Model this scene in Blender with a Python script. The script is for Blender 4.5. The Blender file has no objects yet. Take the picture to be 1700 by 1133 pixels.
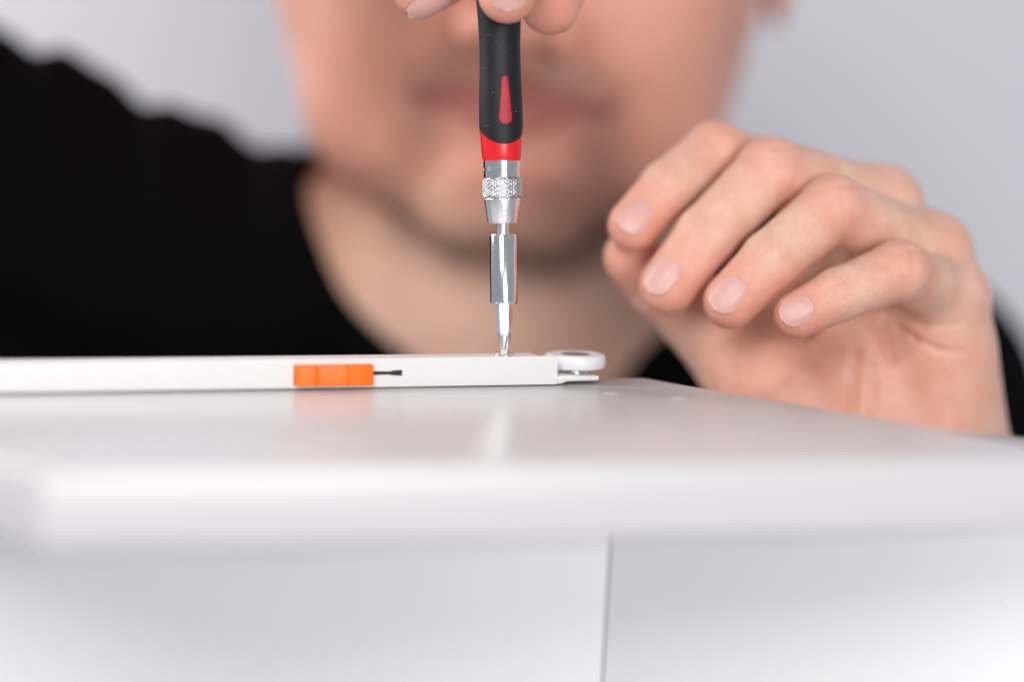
import bpy, bmesh, math, random
import numpy as np
from mathutils import Vector, Matrix

# ------------------------------------------------------------------ camera, world, light
MM = 0.001
scene = bpy.context.scene
COL = scene.collection
LENS, SENSOR, WPX, HPX = 85.0, 36.0, 1700.0, 1133.0
FPX = WPX * LENS / SENSOR
PITCH, ROLL = math.radians(6.08), math.radians(1.3)
CAM_Z = 83.4                        # mm above the board's top, which is z = BASE
BASE = 750.0                        # board top above the floor, mm

_F = np.array([0, math.cos(PITCH), -math.sin(PITCH)])
_U0 = np.array([0, math.sin(PITCH), math.cos(PITCH)])
_R0 = np.array([1.0, 0, 0])
CR = math.cos(ROLL) * _R0 + math.sin(ROLL) * _U0
CU = -math.sin(ROLL) * _R0 + math.cos(ROLL) * _U0
CF = _F
CPOS = np.array([0, 0, CAM_Z])

cam_data = bpy.data.cameras.new("camera")
cam = bpy.data.objects.new("camera", cam_data)
COL.objects.link(cam)
scene.camera = cam
cam_data.lens = LENS
cam_data.sensor_width = SENSOR
cam_data.clip_start = 0.01
cam_data.clip_end = 50
cam.matrix_world = Matrix((
    (CR[0], CU[0], -CF[0], 0), (CR[1], CU[1], -CF[1], 0), (CR[2], CU[2], -CF[2], (CAM_Z + BASE) * MM), (0, 0, 0, 1)))
cam_data.dof.use_dof = True
cam_data.dof.focus_distance = 0.670
cam_data.dof.aperture_fstop = 2.5

world = bpy.data.worlds.new("World")
scene.world = world
world.use_nodes = True
wbg = world.node_tree.nodes["Background"]
wbg.inputs[0].default_value = (0.88, 0.90, 1.0, 1)
wbg.inputs[1].default_value = 0.34

def area(name, loc, target, sx, sy, power, color):
    d = bpy.data.lights.new(name, 'AREA')
    d.shape = 'RECTANGLE'; d.size = sx; d.size_y = sy; d.energy = power; d.color = color
    o = bpy.data.objects.new(name, d); COL.objects.link(o)
    o.location = Vector(loc)
    v = Vector(target) - Vector(loc)
    o.rotation_euler = v.to_track_quat('-Z', 'Y').to_euler()
    return o

area("side_fill_light", (-0.85, 0.98, 1.30), (-0.03, 0.83, 0.86), 0.5, 0.5, 10.5, (1.0, 0.97, 0.94))  # unseen side lamp, added to brighten the left of the face
area("ceiling_light", (-0.55, -1.50, 2.00), (0.0, 0.70, 0.78), 0.9, 0.9, 29.0, (1.0, 0.985, 0.98))
area("room_light", (0.75, -2.10, 1.05), (0.0, 0.70, 0.76), 1.0, 0.7, 44.0, (1.0, 0.98, 0.97))

scene.view_settings.view_transform = 'Standard'
scene.view_settings.look = 'None'
scene.view_settings.exposure = 0.0
scene.view_settings.gamma = 1.0
scene.render.engine = 'CYCLES'

# camera axes are only used here as a ruler: pixel + real distance -> a real point in the room
def CP(px, py, D):
    """pixel and distance -> view-aligned mm coordinates (x right, y up, z back to the lens)"""
    return np.array([(px - 850) / FPX * D, -(py - 566.5) / FPX * D, -D])
ROT = np.stack([CR, CU, -CF], axis=1)
def to_room(p):
    """view-aligned mm -> room mm (z = 0 at the board top)"""
    return np.asarray(p) @ ROT.T + CPOS
def P(px, py, D):
    return to_room(CP(px, py, D))
def on_top(px, py, z=0.0):
    v = CF + CR * (px - 850) / FPX - CU * (py - 566.5) / FPX
    t = (z - CAM_Z) / v[2]
    return CPOS + t * v

# ------------------------------------------------------------------ helpers
def tag(o, label=None, cat=None, group=None, kind=None):
    if label: o["label"] = label
    if cat: o["category"] = cat
    if group: o["group"] = group
    if kind: o["kind"] = kind
    return o

def empty(name, loc_mm, label, cat):
    o = bpy.data.objects.new(name, None)
    COL.objects.link(o)
    o.location = Vector(loc_mm) * MM + Vector((0, 0, BASE * MM))
    o.empty_display_size = 0.02
    return tag(o, label, cat)

def link_mesh(name, verts_mm, faces, mat, parent=None, smooth=True, bevel=0, bevel_seg=2, autos=None):
    """verts in room mm (z=0 at board top); geometry is stored relative to the parent"""
    v = np.asarray(verts_mm, dtype=float) * MM + np.array([0, 0, BASE * MM])
    me = bpy.data.meshes.new(name)
    off = np.zeros(3)
    if parent is not None:
        p = parent; off = np.zeros(3)
        while p is not None:
            off = off + np.array(p.location); p = p.parent
    else:
        off = v.mean(axis=0) if len(v) else off
    me.from_pydata((v - off).tolist(), [], [list(map(int, f)) for f in faces])
    me.update()
    if bevel:
        bm = bmesh.new(); bm.from_mesh(me)
        bmesh.ops.remove_doubles(bm, verts=bm.verts, dist=1e-7)
        es = [e for e in bm.edges if len(e.link_faces) == 2 and e.calc_face_angle(0) > 0.6]
        bmesh.ops.bevel(bm, geom=es, offset=bevel * MM, segments=bevel_seg, profile=0.6, affect='EDGES')
        bmesh.ops.recalc_face_normals(bm, faces=bm.faces)
        bm.to_mesh(me); bm.free()
    for p in me.polygons: p.use_smooth = smooth
    if smooth and autos is not None:
        me.set_sharp_from_angle(angle=math.radians(autos))
    me.materials.append(mat)
    o = bpy.data.objects.new(name, me)
    COL.objects.link(o)
    if parent is not None: o.parent = parent
    else: o.location = Vector(off)
    return o

def prism(poly2d, z0, z1, frame):
    """closed prism: poly2d (a,b) in frame axes 0,1 extruded along axis 2"""
    O, A, B, Cx = frame
    n = len(poly2d); vs = []
    for z in (z0, z1):
        for a, b in poly2d: vs.append(O + A * a + B * b + Cx * z)
    fs = [list(range(n))[::-1], [n + i for i in range(n)]]
    for i in range(n):
        j = (i + 1) % n; fs.append([i, j, n + j, n + i])
    return vs, fs

def merge(*parts):
    V = []; Fc = []
    for vs, fs in parts:
        k = len(V); V += [np.asarray(x) for x in vs]; Fc += [[i + k for i in f] for f in fs]
    return V, Fc

def box(a0, a1, b0, b1, c0, c1, frame):
    return prism([(a0, b0), (a1, b0), (a1, b1), (a0, b1)], c0, c1, frame)

def lathe(profile, frame, seg=64, rfun=None, cap=True):
    """profile [(h, r)...]; frame: O, X, Y, axis"""
    O, X, Y, Z = frame; vs = []; fs = []
    for h, r in profile:
        for k in range(seg):
            t = 2 * math.pi * k / seg
            rr = rfun(h, t, r) if rfun else r
            vs.append(O + Z * h + (X * math.cos(t) + Y * math.sin(t)) * rr)
    m = len(profile)
    for i in range(m - 1):
        for k in range(seg):
            j = (k + 1) % seg
            fs.append([i * seg + k, i * seg + j, (i + 1) * seg + j, (i + 1) * seg + k])
    if cap:
        fs.append([k for k in range(seg)][::-1]); fs.append([(m - 1) * seg + k for k in range(seg)])
    return vs, fs

# ------------------------------------------------------------------ materials
def new_mat(name):
    m = bpy.data.materials.new(name); m.use_nodes = True
    nt = m.node_tree
    return m, nt, nt.nodes["Principled BSDF"]

def plain(name, col, rough, metal=0.0, noise=0.03, nscale=300.0, bump=0.0, bscale=2000.0, coat=0.0, rvar=0.0, spec=0.5):
    m, nt, b = new_mat(name)
    b.inputs['Metallic'].default_value = metal
    b.inputs['Roughness'].default_value = rough
    b.inputs['Coat Weight'].default_value = coat
    b.inputs['Specular IOR Level'].default_value = spec
    tc = nt.nodes.new('ShaderNodeTexCoord')
    n = nt.nodes.new('ShaderNodeTexNoise'); n.inputs['Scale'].default_value = nscale; n.inputs['Detail'].default_value = 5
    nt.links.new(tc.outputs['Object'], n.inputs['Vector'])
    mx = nt.nodes.new('ShaderNodeMix'); mx.data_type = 'RGBA'
    mx.inputs[6].default_value = (*[c * (1 - noise) for c in col], 1)
    mx.inputs[7].default_value = (*[min(1, c * (1 + noise)) for c in col], 1)
    nt.links.new(n.outputs['Fac'], mx.inputs[0]); nt.links.new(mx.outputs[2], b.inputs['Base Color'])
    if rvar:
        mr = nt.nodes.new('ShaderNodeMapRange'); mr.inputs[3].default_value = rough - rvar; mr.inputs[4].default_value = rough + rvar
        nt.links.new(n.outputs['Fac'], mr.inputs[0]); nt.links.new(mr.outputs[0], b.inputs['Roughness'])
    if bump:
        n2 = nt.nodes.new('ShaderNodeTexNoise'); n2.inputs['Scale'].default_value = bscale; n2.inputs['Detail'].default_value = 3
        nt.links.new(tc.outputs['Object'], n2.inputs['Vector'])
        bp = nt.nodes.new('ShaderNodeBump'); bp.inputs['Strength'].default_value = bump; bp.inputs['Distance'].default_value = 0.0003
        nt.links.new(n2.outputs['Fac'], bp.inputs['Height']); nt.links.new(bp.outputs[0], b.inputs['Normal'])
    return m

M_BOARD = plain('white_melamine', (0.65, 0.635, 0.64), 0.28, noise=0.012, nscale=25, bump=0.05, bscale=1500, rvar=0.03)
M_DOOR = plain('white_door_lacquer', (0.78, 0.78, 0.78), 0.4, noise=0.012, nscale=15, bump=0.05, bscale=900)
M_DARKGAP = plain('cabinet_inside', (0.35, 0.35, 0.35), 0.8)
M_RAIL = plain('white_powder_coat', (0.70, 0.69, 0.685), 0.38, noise=0.02, nscale=200, bump=0.08, bscale=3000)
M_WHEEL = plain('white_nylon', (0.74, 0.74, 0.77), 0.35, noise=0.02, nscale=200)
M_ORANGE = plain('orange_plastic', (0.93, 0.165, 0.004), 0.5, noise=0.05, nscale=500, bump=0.1, bscale=1500)
M_SLOT = plain('dark_slot', (0.02, 0.008, 0.006), 0.6)
M_STEEL = plain('chrome_steel', (0.90, 0.92, 0.92), 0.13, metal=1.0, noise=0.03, nscale=800, rvar=0.03)
M_ALU = plain('satin_aluminium', (0.95, 0.96, 0.97), 0.27, metal=1.0, noise=0.03, nscale=900, rvar=0.05)
M_KNURL = plain('knurled_aluminium', (0.86, 0.87, 0.89), 0.27, metal=1.0, noise=0.02, nscale=900)
M_RIVET = plain('dull_steel', (0.35, 0.36, 0.38), 0.45, metal=1.0, noise=0.05, nscale=900)
def groove_shade(m):  # shade painted into the knurl valleys so the pattern reads
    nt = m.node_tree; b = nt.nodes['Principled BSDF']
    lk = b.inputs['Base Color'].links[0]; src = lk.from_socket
    at = nt.nodes.new('ShaderNodeAttribute'); at.attribute_name = 'groove_shade'
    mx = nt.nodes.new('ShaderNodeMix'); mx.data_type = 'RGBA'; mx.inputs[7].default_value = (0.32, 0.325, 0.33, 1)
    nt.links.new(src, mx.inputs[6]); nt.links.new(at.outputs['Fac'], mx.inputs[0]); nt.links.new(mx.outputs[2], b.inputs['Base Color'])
groove_shade(M_KNURL)
M_BITSTEEL = plain('bit_steel', (0.70, 0.70, 0.67), 0.33, metal=1.0, noise=0.06, nscale=900, rvar=0.05)
M_RED = plain('red_plastic', (0.72, 0.012, 0.022), 0.32, noise=0.04, nscale=400, bump=0.04)
M_INLAY = plain('red_inlay_rubber', (0.42, 0.016, 0.030), 0.55, noise=0.05, nscale=500)
M_DUST = plain('pale_dust', (0.55, 0.52, 0.5), 0.9)
M_WALL = plain('painted_wall', (0.575, 0.568, 0.618), 0.85, noise=0.02, nscale=3)
M_EYE = plain('eye_white', (0.8, 0.78, 0.75), 0.15)
M_IRIS = plain('iris_brown', (0.06, 0.03, 0.015), 0.15)
M_HAIR = plain('dark_hair', (0.035, 0.022, 0.014), 0.6, noise=0.4, nscale=600, bump=0.8, bscale=900)

# black rubber with fine speckle
M_GRIP = plain('black_rubber', (0.011, 0.011, 0.014), 0.52, noise=0.25, nscale=900, bump=0.25, bscale=3500, rvar=0.06, spec=0.32)

# black knitted cotton
def shirt_mat():
    m, nt, b = new_mat('black_cotton')
    b.inputs['Roughness'].default_value = 0.95
    b.inputs['Specular IOR Level'].default_value = 0.03
    tc = nt.nodes.new('ShaderNodeTexCoord')
    w = nt.nodes.new('ShaderNodeTexWave'); w.inputs['Scale'].default_value = 500; w.inputs['Distortion'].default_value = 2
    nt.links.new(tc.outputs['Object'], w.inputs['Vector'])
    mx = nt.nodes.new('ShaderNodeMix'); mx.data_type = 'RGBA'
    mx.inputs[6].default_value = (0.0025, 0.0025, 0.003, 1); mx.inputs[7].default_value = (0.005, 0.0045, 0.005, 1)
    nt.links.new(w.outputs['Fac'], mx.inputs[0]); nt.links.new(mx.outputs[2], b.inputs['Base Color'])
    bp = nt.nodes.new('ShaderNodeBump'); bp.inputs['Strength'].default_value = 0.3; bp.inputs['Distance'].default_value = 0.0004
    nt.links.new(w.outputs['Fac'], bp.inputs['Height']); nt.links.new(bp.outputs[0], b.inputs['Normal'])
    return m
M_SHIRT = shirt_mat()

def skin_mat():
    m, nt, b = new_mat('skin')
    L = nt.links.new; N = nt.nodes.new
    b.inputs['Roughness'].default_value = 0.46
    b.inputs['Specular IOR Level'].default_value = 0.42
    b.inputs['Subsurface Weight'].default_value = 0.7
    b.inputs['Subsurface Radius'].default_value = (1.0, 0.35, 0.2)
    b.inputs['Subsurface Scale'].default_value = 0.006
    tc = N('ShaderNodeTexCoord')
    at = N('ShaderNodeAttribute'); at.attribute_name = 'tone'
    sp = N('ShaderNodeSeparateColor'); L(at.outputs['Color'], sp.inputs[0])
    n1 = N('ShaderNodeTexNoise'); n1.inputs['Scale'].default_value = 130; n1.inputs['Detail'].default_value = 6
    n1.inputs['Roughness'].default_value = 0.65
    L(tc.outputs['Object'], n1.inputs['Vector'])
    base = N('ShaderNodeMix'); base.data_type = 'RGBA'
    base.inputs[6].default_value = (0.69, 0.395, 0.285, 1); base.inputs[7].default_value = (0.80, 0.56, 0.45, 1)
    mr = N('ShaderNodeMapRange'); mr.inputs[1].default_value = 0.28; mr.inputs[2].default_value = 0.72
    L(n1.outputs['Fac'], mr.inputs[0]); L(mr.outputs[0], base.inputs[0])
    red = N('ShaderNodeMix'); red.data_type = 'RGBA'
    red.inputs[7].default_value = (0.78, 0.26, 0.19, 1)
    L(base.outputs[2], red.inputs[6]); L(sp.outputs[0], red.inputs[0])
    # beard stubble and painted under-chin shade: dark dots over skin, strength from attribute G
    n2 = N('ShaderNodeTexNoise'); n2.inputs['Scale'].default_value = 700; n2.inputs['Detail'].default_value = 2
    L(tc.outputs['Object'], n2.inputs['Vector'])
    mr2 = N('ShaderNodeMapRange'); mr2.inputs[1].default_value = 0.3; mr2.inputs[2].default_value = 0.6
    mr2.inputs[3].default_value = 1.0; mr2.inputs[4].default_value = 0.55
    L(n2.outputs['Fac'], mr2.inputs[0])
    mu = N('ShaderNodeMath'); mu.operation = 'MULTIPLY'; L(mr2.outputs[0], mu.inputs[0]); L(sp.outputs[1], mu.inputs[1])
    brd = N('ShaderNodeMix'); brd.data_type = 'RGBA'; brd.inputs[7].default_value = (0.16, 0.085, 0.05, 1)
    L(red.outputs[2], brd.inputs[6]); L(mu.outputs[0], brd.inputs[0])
    lip = N('ShaderNodeMix'); lip.data_type = 'RGBA'; lip.inputs[7].default_value = (0.36, 0.09, 0.085, 1)
    L(brd.outputs[2], lip.inputs[6]); L(sp.outputs[2], lip.inputs[0])
    L(lip.outputs[2], b.inputs['Base Color'])
    v = N('ShaderNodeTexVoronoi'); v.feature = 'DISTANCE_TO_EDGE'; v.inputs['Scale'].default_value = 1100
    L(tc.outputs['Object'], v.inputs['Vector'])
    n3 = N('ShaderNodeTexNoise'); n3.inputs['Scale'].default_value = 350; n3.inputs['Detail'].default_value = 6
    L(tc.outputs['Object'], n3.inputs['Vector'])
    ad = N('ShaderNodeMath'); ad.operation = 'ADD'
    ms = N('ShaderNodeMath'); ms.operation = 'MULTIPLY'; ms.inputs[1].default_value = 0.8
    L(v.outputs['Distance'], ms.inputs[0]); L(ms.outputs[0], ad.inputs[0]); L(n3.outputs['Fac'], ad.inputs[1])
    bp = N('ShaderNodeBump'); bp.inputs['Strength'].default_value = 0.5; bp.inputs['Distance'].default_value = 0.0005
    L(ad.outputs[0], bp.inputs['Height']); L(bp.outputs[0], b.inputs['Normal'])
    return m
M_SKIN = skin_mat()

def nail_mat():
    m, nt, b = new_mat('fingernail')
    L = nt.links.new; N = nt.nodes.new
    b.inputs['Roughness'].default_value = 0.4
    b.inputs['Subsurface Weight'].default_value = 0.2
    b.inputs['Subsurface Radius'].default_value = (1.0, 0.4, 0.3)
    b.inputs['Subsurface Scale'].default_value = 0.002
    at = N('ShaderNodeAttribute'); at.attribute_name = 'tone'
    sp = N('ShaderNodeSeparateColor'); L(at.outputs['Color'], sp.inputs[0])
    mx = N('ShaderNodeMix'); mx.data_type = 'RGBA'
    mx.inputs[6].default_value = (0.70, 0.385, 0.34, 1); mx.inputs[7].default_value = (0.74, 0.47, 0.42, 1)
    L(sp.outputs[0], mx.inputs[0]); L(mx.outputs[2], b.inputs['Base Color'])
    return m
M_NAIL = nail_mat()

# ------------------------------------------------------------------ wall behind
zfloor = -BASE
ZUP = np.array([0, 0, 1.0]); XR = np.array([1.0, 0, 0]); YB = np.array([0, 1.0, 0])
FR = (np.zeros(3), XR, YB, ZUP)
wv, wf = box(-1600, 1600, 1400, 1440, zfloor, 1500, FR)
tag(link_mesh('wall', wv, wf, M_WALL, smooth=False), kind='structure')

# ------------------------------------------------------------------ cabinet under the board
A_ = on_top(66, 784)[:2]; B_ = on_top(1700, 762)[:2]       # front top edge of board
C_ = on_top(1070, 628)[:2]; D_ = on_top(1700, 735)[:2]        # right edge of board
def isect(p, d, q, e):
    t = ((q[0] - p[0]) * e[1] - (q[1] - p[1]) * e[0]) / (d[0] * e[1] - d[1] * e[0]); return p + d * t
fr_corner = isect(A_, B_ - A_, C_, D_ - C_)
back_dir = (A_ - B_) / np.linalg.norm(A_ - B_)
left_dir = np.array([back_dir[1], -back_dir[0]]); left_dir = -left_dir if left_dir[1] < 0 else left_dir
# back edge is parallel to the rail, left edge square to the front
rail_R = on_top(925, 640.5)[:2]; rail_L = on_top(0, 655)[:2]
ru = (rail_R - rail_L) / np.linalg.norm(rail_R - rail_L)
left_dir = np.array([-0.70, 0.714])
bl_corner = isect(C_, -ru, A_, left_dir)
T = 16.8
board = empty('board', [0, 600, -T], 'white laminated board lying under the drawer runner, its blurred front edge towards the viewer', 'board')
poly = [tuple(A_), tuple(fr_corner), tuple(C_), tuple(bl_corner)]
bv, bf = prism(poly, -T, 0, FR)
link_mesh('panel', bv, bf, M_BOARD, board, smooth=True, bevel=1.2, bevel_seg=3, autos=50)
# two thin discs added for small pale marks near the back corner
for (px, py) in ((1014, 653), (1128, 661)):
    c = on_top(px, py)
    lv, lf = lathe([(0.0, 2.1), (0.06, 2.1), (0.12, 1.7)], (c + ZUP * 0.004, XR, YB, ZUP), 24)
    link_mesh('mark_disc', lv, lf, M_BOARD, board, autos=40)

cabinet = empty('cabinet', [20, 640, zfloor], 'white cabinet standing under the board, with a thin vertical joint between its two front panels', 'cabinet')
gapP = P(1013, 900, 628)[:2]
cdir = np.array([math.cos(math.radians(-7)), math.sin(math.radians(-7))])
cnrm = np.array([-cdir[1], cdir[0]])                      # pointing back
Fc = (np.array([gapP[0], gapP[1], 0]), np.array([*cdir, 0]), np.array([*cnrm, 0]), ZUP)
ztop = -T - 0.3
zt, zb = ztop - 1.5, zfloor + 60
lean = 0.03                                             # the doors hang slightly out of plumb
FcW = (Fc[0], Fc[1], ZUP, -Fc[2])
def joint(z, off): return (z - gapz) * lean + off
gapz = P(1013, 900, 628)[2]
vv, ff = prism([(joint(zb, 0.16), zb), (155, zb), (155, zt), (joint(zt, 0.16), zt)], -16, 0, FcW)
link_mesh('front_panel', vv, ff, M_DOOR, cabinet, bevel=0.4, autos=40)
# the left door stands very slightly ajar
aj = math.radians(-2)
ldir = Fc[1] * math.cos(aj) + Fc[2] * -math.sin(aj); lback = Fc[2] * math.cos(aj) + Fc[1] * math.sin(aj)
FlW = (Fc[0], ldir, ZUP, -lback)
vv, ff = prism([(-250, zb), (joint(zb, -0.16), zb), (joint(zt, -0.16), zt), (-250, zt)], -16, 0, FlW)
link_mesh('front_panel', vv, ff, M_DOOR, cabinet, bevel=0.4, autos=40)
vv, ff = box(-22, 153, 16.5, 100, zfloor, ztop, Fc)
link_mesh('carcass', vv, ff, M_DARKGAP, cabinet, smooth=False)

# ------------------------------------------------------------------ drawer runner
RO = np.array([rail_R[0], rail_R[1], 0.0])
RU = np.array([ru[0], ru[1], 0.0]); RV = np.array([-ru[1], ru[0], 0.0])
RF = (RO, RU, RV, ZUP)
RFw = (RO, RU, ZUP, -RV)               # prism in u,w extruded along -v
runner = empty('drawer_runner', RO, 'white metal drawer runner with orange lever and roller lying along the board', 'drawer runner')
def rail_u(px, py):
    """where the pixel ray meets the rail's front plane: (u, w)"""
    v = CF + CR * (px - 850) / FPX - CU * (py - 566.5) / FPX
    t = np.dot(RO - CPOS, RV) / np.dot(v, RV); p = CPOS + v * t
    return np.dot(p - RO, RU), p[2]
HR = 8.3; LR = 330.0; WB = 0.35
u0, wl = rail_u(668, 619); u1, _ = rail_u(600, 619)
su0, su1 = u1, u0
smid = (su0 + su1) / 2 + 2
wc = 4.15
lo = [(-LR, WB), (0, WB), (0, wc), (su1, wc), (su1, wc - 0.85), (smid + 1.5, wc - 0.75), (smid, wc - 0.45), (su0 + 3, wc - 0.6), (su0, wc - 0.6), (su0, wc), (-LR, wc)]
hi = [(-LR, wc), (su0, wc), (su0, wc + 0.6), (su0 + 3, wc + 0.6), (smid, wc + 0.45), (smid + 1.5, wc + 0.75), (su1, wc + 0.85), (su1, wc), (0, wc), (0, HR - 0.5), (-0.3, HR), (-LR, HR)]
p1 = prism(lo, -1.1, 0, RFw); p2 = prism(hi, -1.1, 0, RFw)
top = box(-LR, -5.5, 1.1, 8.6, HR - 1.1, HR - 0.06, RF)
back = box(-LR, -5.5, 7.5, 8.6, WB, HR - 1.1, RF)
bot = box(-LR, 0, 1.1, 7.5, WB, 1.4, RF)
vv, ff = merge(p1, p2)
link_mesh('rail_face', vv, ff, M_RAIL, runner, smooth=False)
vv, ff = merge(top, back)
link_mesh('rail_channel', vv, ff, M_RAIL, runner, smooth=True, autos=30)
# rolled top edge
rv_, rf_ = [], []
n = 8
prof = [(1.2 - 1.2 * math.cos(a), HR - 1.2 + 1.2 * math.sin(a)) for a in np.linspace(0, math.pi / 2, n)]
prof = [(v - 0.03, w + 0.03) for v, w in prof] + [(1.3, HR - 0.6), (0.4, HR - 1.2)]
vv, ff = prism(prof, -LR, -0.3, (RO, RV, ZUP, RU))
link_mesh('rolled_edge', vv, ff, M_RAIL, runner, smooth=True, autos=40)
vv, ff = bot
link_mesh('bottom_flange', vv, ff, M_RAIL, runner, smooth=False)
vv, ff = box(su0 - 1, su1 + 1, 1.15, 4.0, wc - 1.6, wc + 1.6, RF)
link_mesh('slot', vv, ff, M_SLOT, runner, smooth=False)
# wheel bracket: tongue that carries on under the roller, with a small joggle
pb = [(0.0, 0.35), (1.8, 0.35), (4.0, 1.0), (15.5, 1.15), (15.5, 2.5), (0.0, 2.7)]
ub = rail_u(996, 628)[0]
k = ub / 15.5
pb = [(a * k, b) for a, b in pb]
vv, ff = prism(pb, -10.5, -0.6, RFw)
link_mesh('wheel_bracket', vv, ff, M_RAIL, runner, smooth=True, bevel=0.5, autos=40)
# roller
wcx = on_top(955, 607, 4.6)
uw = rail_u(955, 610)[0]
WC = RO + RU * (uw - 5.5) + RV * 10.2
# keep the wheel centred on the pixel column 955
def px_of(p):
    d = np.asarray(p) - CPOS; z = d @ CF
    return 850 + FPX * (d @ CR) / z, 566.5 - FPX * (d @ CU) / z
for _ in range(20):
    WC = WC + RU * (955 - px_of(WC + ZUP * 6)[0]) / 6.0
Rw = 8.65
wprof = [(5.4, 0.01), (5.4, Rw - 1.0), (5.6, Rw - 0.35), (6.1, Rw), (8.7, Rw), (9.25, Rw - 0.35), (9.45, Rw - 1.0), (9.45, Rw - 2.6), (9.3, Rw - 2.8), (9.3, 0.01)]
vv, ff = lathe(wprof, (WC - ZUP * 1.7, RU, RV, ZUP), 72)
wheel = link_mesh('wheel', vv, ff, M_WHEEL, runner, autos=35)
vv, ff = lathe([(7.6, 4.2), (8.55, 4.2), (8.75, 3.6), (8.75, 0.5)], (WC - ZUP * 0.9, RU, RV, ZUP), 32)
link_mesh('rivet', vv, ff, M_RIVET, runner, autos=40)
vv, ff = lathe([(2.3, 4.0), (3.1, 4.0), (3.15, 2.6), (4.2, 2.6)], (WC, RU, RV, ZUP), 32)
link_mesh('axle', vv, ff, M_STEEL, runner, autos=40)
# orange lever: stepped grip proud of the rail face
uL = rail_u(487, 621)[0]; uR = rail_u(617, 621)[0]
du = (uR - uL)
steps = [(0, 0.6), (0.02, 2.2), (0.10, 2.9), (0.27, 2.75), (0.275, 2.45), (0.29, 2.4), (0.30, 2.9), (0.60, 2.85), (0.62, 3.1), (0.66, 3.1), (0.68, 2.75), (0.96, 2.6), (1.0, 2.1), (1.0, 0.6)]
pl = [(uL + a * du, b) for a, b in steps] + [(uR, -0.05), (uL, -0.05)]
w0 = 1.15; w1 = 6.75
FrL = (RO, RU, -RV, ZUP)
vv, ff = prism(pl, w0, w1, FrL)
link_mesh('release_lever', vv, ff, M_ORANGE, runner, smooth=True, bevel=0.35, bevel_seg=3, autos=35)

# ------------------------------------------------------------------ screw in the runner top
tipc = P(839, 590, 672)
# screw sits on the rail top, on the tool's axis
def ray_plane_w(px, py, w):
    return on_top(px, py, w)
sc = on_top(838, 589.5, HR + 0.2)
vs_ = np.dot(sc - RO, RV)
screw = empty('screw', sc, 'small shiny countersunk screw under the screwdriver tip on the runner', 'screw')
prof = [(-0.6, 2.2), (0.0, 2.9), (0.35, 2.9), (0.75, 2.4), (1.0, 1.5), (1.05, 0.5)]
vv, ff = lathe(prof, (np.array([sc[0], sc[1], HR]), XR, YB, ZUP), 36)
link_mesh('screw_head', vv, ff, M_STEEL, screw, autos=40)

# ------------------------------------------------------------------ screwdriver
tip = np.array([sc[0], sc[1], HR + 0.3])
topd = P(828.5, 0, (tip - CPOS) @ CF - 3.0)
AX = (topd - tip); AX /= np.linalg.norm(AX)
FW = CPOS - tip; FW = FW - AX * np.dot(FW, AX); FW /= np.linalg.norm(FW)
RT = np.cross(AX, FW); RT = RT if np.dot(RT, CR) > 0 else -RT
TF = (tip, RT, -FW, AX)                                # angle 0 = right, 3pi/2 = towards the viewer
sd = empty('screwdriver', tip, 'precision screwdriver with black rubber grip, red collar and silver chuck, held upright on the screw', 'screwdriver')
s6 = FPX / ((tip - CPOS) @ CF)
def hy(py): return (590.5 - py) / s6
def rpx(w): return w / 2 / s6
# bit: hexagonal shank then cross point
def hexr(h, t, r):
    a = (t % (math.pi / 3)) - math.pi / 6
    return r / math.cos(a) * 0.93
hexprof = [(hy(560), rpx(20.5)), (hy(552), rpx(23.5)), (hy(542), rpx(26)), (hy(500), rpx(26)), (hy(496), rpx(25))]
vv, ff = lathe(hexprof, TF, 48, hexr)
link_mesh('bit_shank', vv, ff, M_ALU, sd, autos=25)
def phil(h, t, r):
    # four flutes
    c = abs(math.cos(2 * (t + 0.35)))
    k = max(0.0, min(1.0, (hy(560) - h) / (hy(560) - hy(585))))
    return r * (1 - k * 0.40 * (1 - c) ** 1.3)
pp = [(hy(590), 0.3), (hy(588), rpx(9)), (hy(583), rpx(15)), (hy(576), rpx(18)), (hy(568), rpx(20)), (hy(560), rpx(21.5)), (hy(554), rpx(22)), (hy(548), rpx(16))]
vv, ff = lathe(pp, TF, 72, phil)
link_mesh('cross_tip', vv, ff, M_BITSTEEL, sd, autos=30)
sp_ = [(hy(506), rpx(30)), (hy(505.5), rpx(42)), (hy(503), rpx(45)), (hy(394), rpx(45)), (hy(391), rpx(42)), (hy(390), rpx(26))]
vv, ff = lathe(sp_, TF, 96)
link_mesh('bit_sleeve', vv, ff, M_STEEL, sd, autos=30)
vv, ff = lathe([(hy(392), rpx(20)), (hy(368), rpx(20))], TF, 48)
link_mesh('neck', vv, ff, M_ALU, sd, autos=30)
cp_ = [(hy(373), rpx(30)), (hy(372.5), rpx(48)), (hy(369), rpx(51)), (hy(333), rpx(61)), (hy(331), rpx(58)), (hy(329), rpx(57))]
vv, ff = lathe(cp_, TF, 96)
link_mesh('chuck_cone', vv, ff, M_ALU, sd, autos=30)
kn0, kn1 = hy(331), hy(298)
def knurl(h, t, r):
    e = min(1.0, (h - kn0) / 0.5, (kn1 - h) / 0.5)
    ph = (h - kn0) * 2.9
    a = math.sin(9 * t + ph); b = math.sin(9 * t - ph)
    return r - 0.55 + 0.55 * max(0, e) * (0.1 + 0.9 * min(abs(a), abs(b)))
vv, ff = lathe([(h, rpx(66)) for h in np.linspace(kn0, kn1, 64)], TF, 416, knurl)
kr = link_mesh('knurled_ring', vv, ff, M_KNURL, sd, smooth=True, autos=60)
gr = kr.data.attributes.new('groove_shade', 'FLOAT', 'POINT')  # painted darkening, strongest at the bottom of the valleys
ax_o = np.array(TF[0]); vals = []
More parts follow.
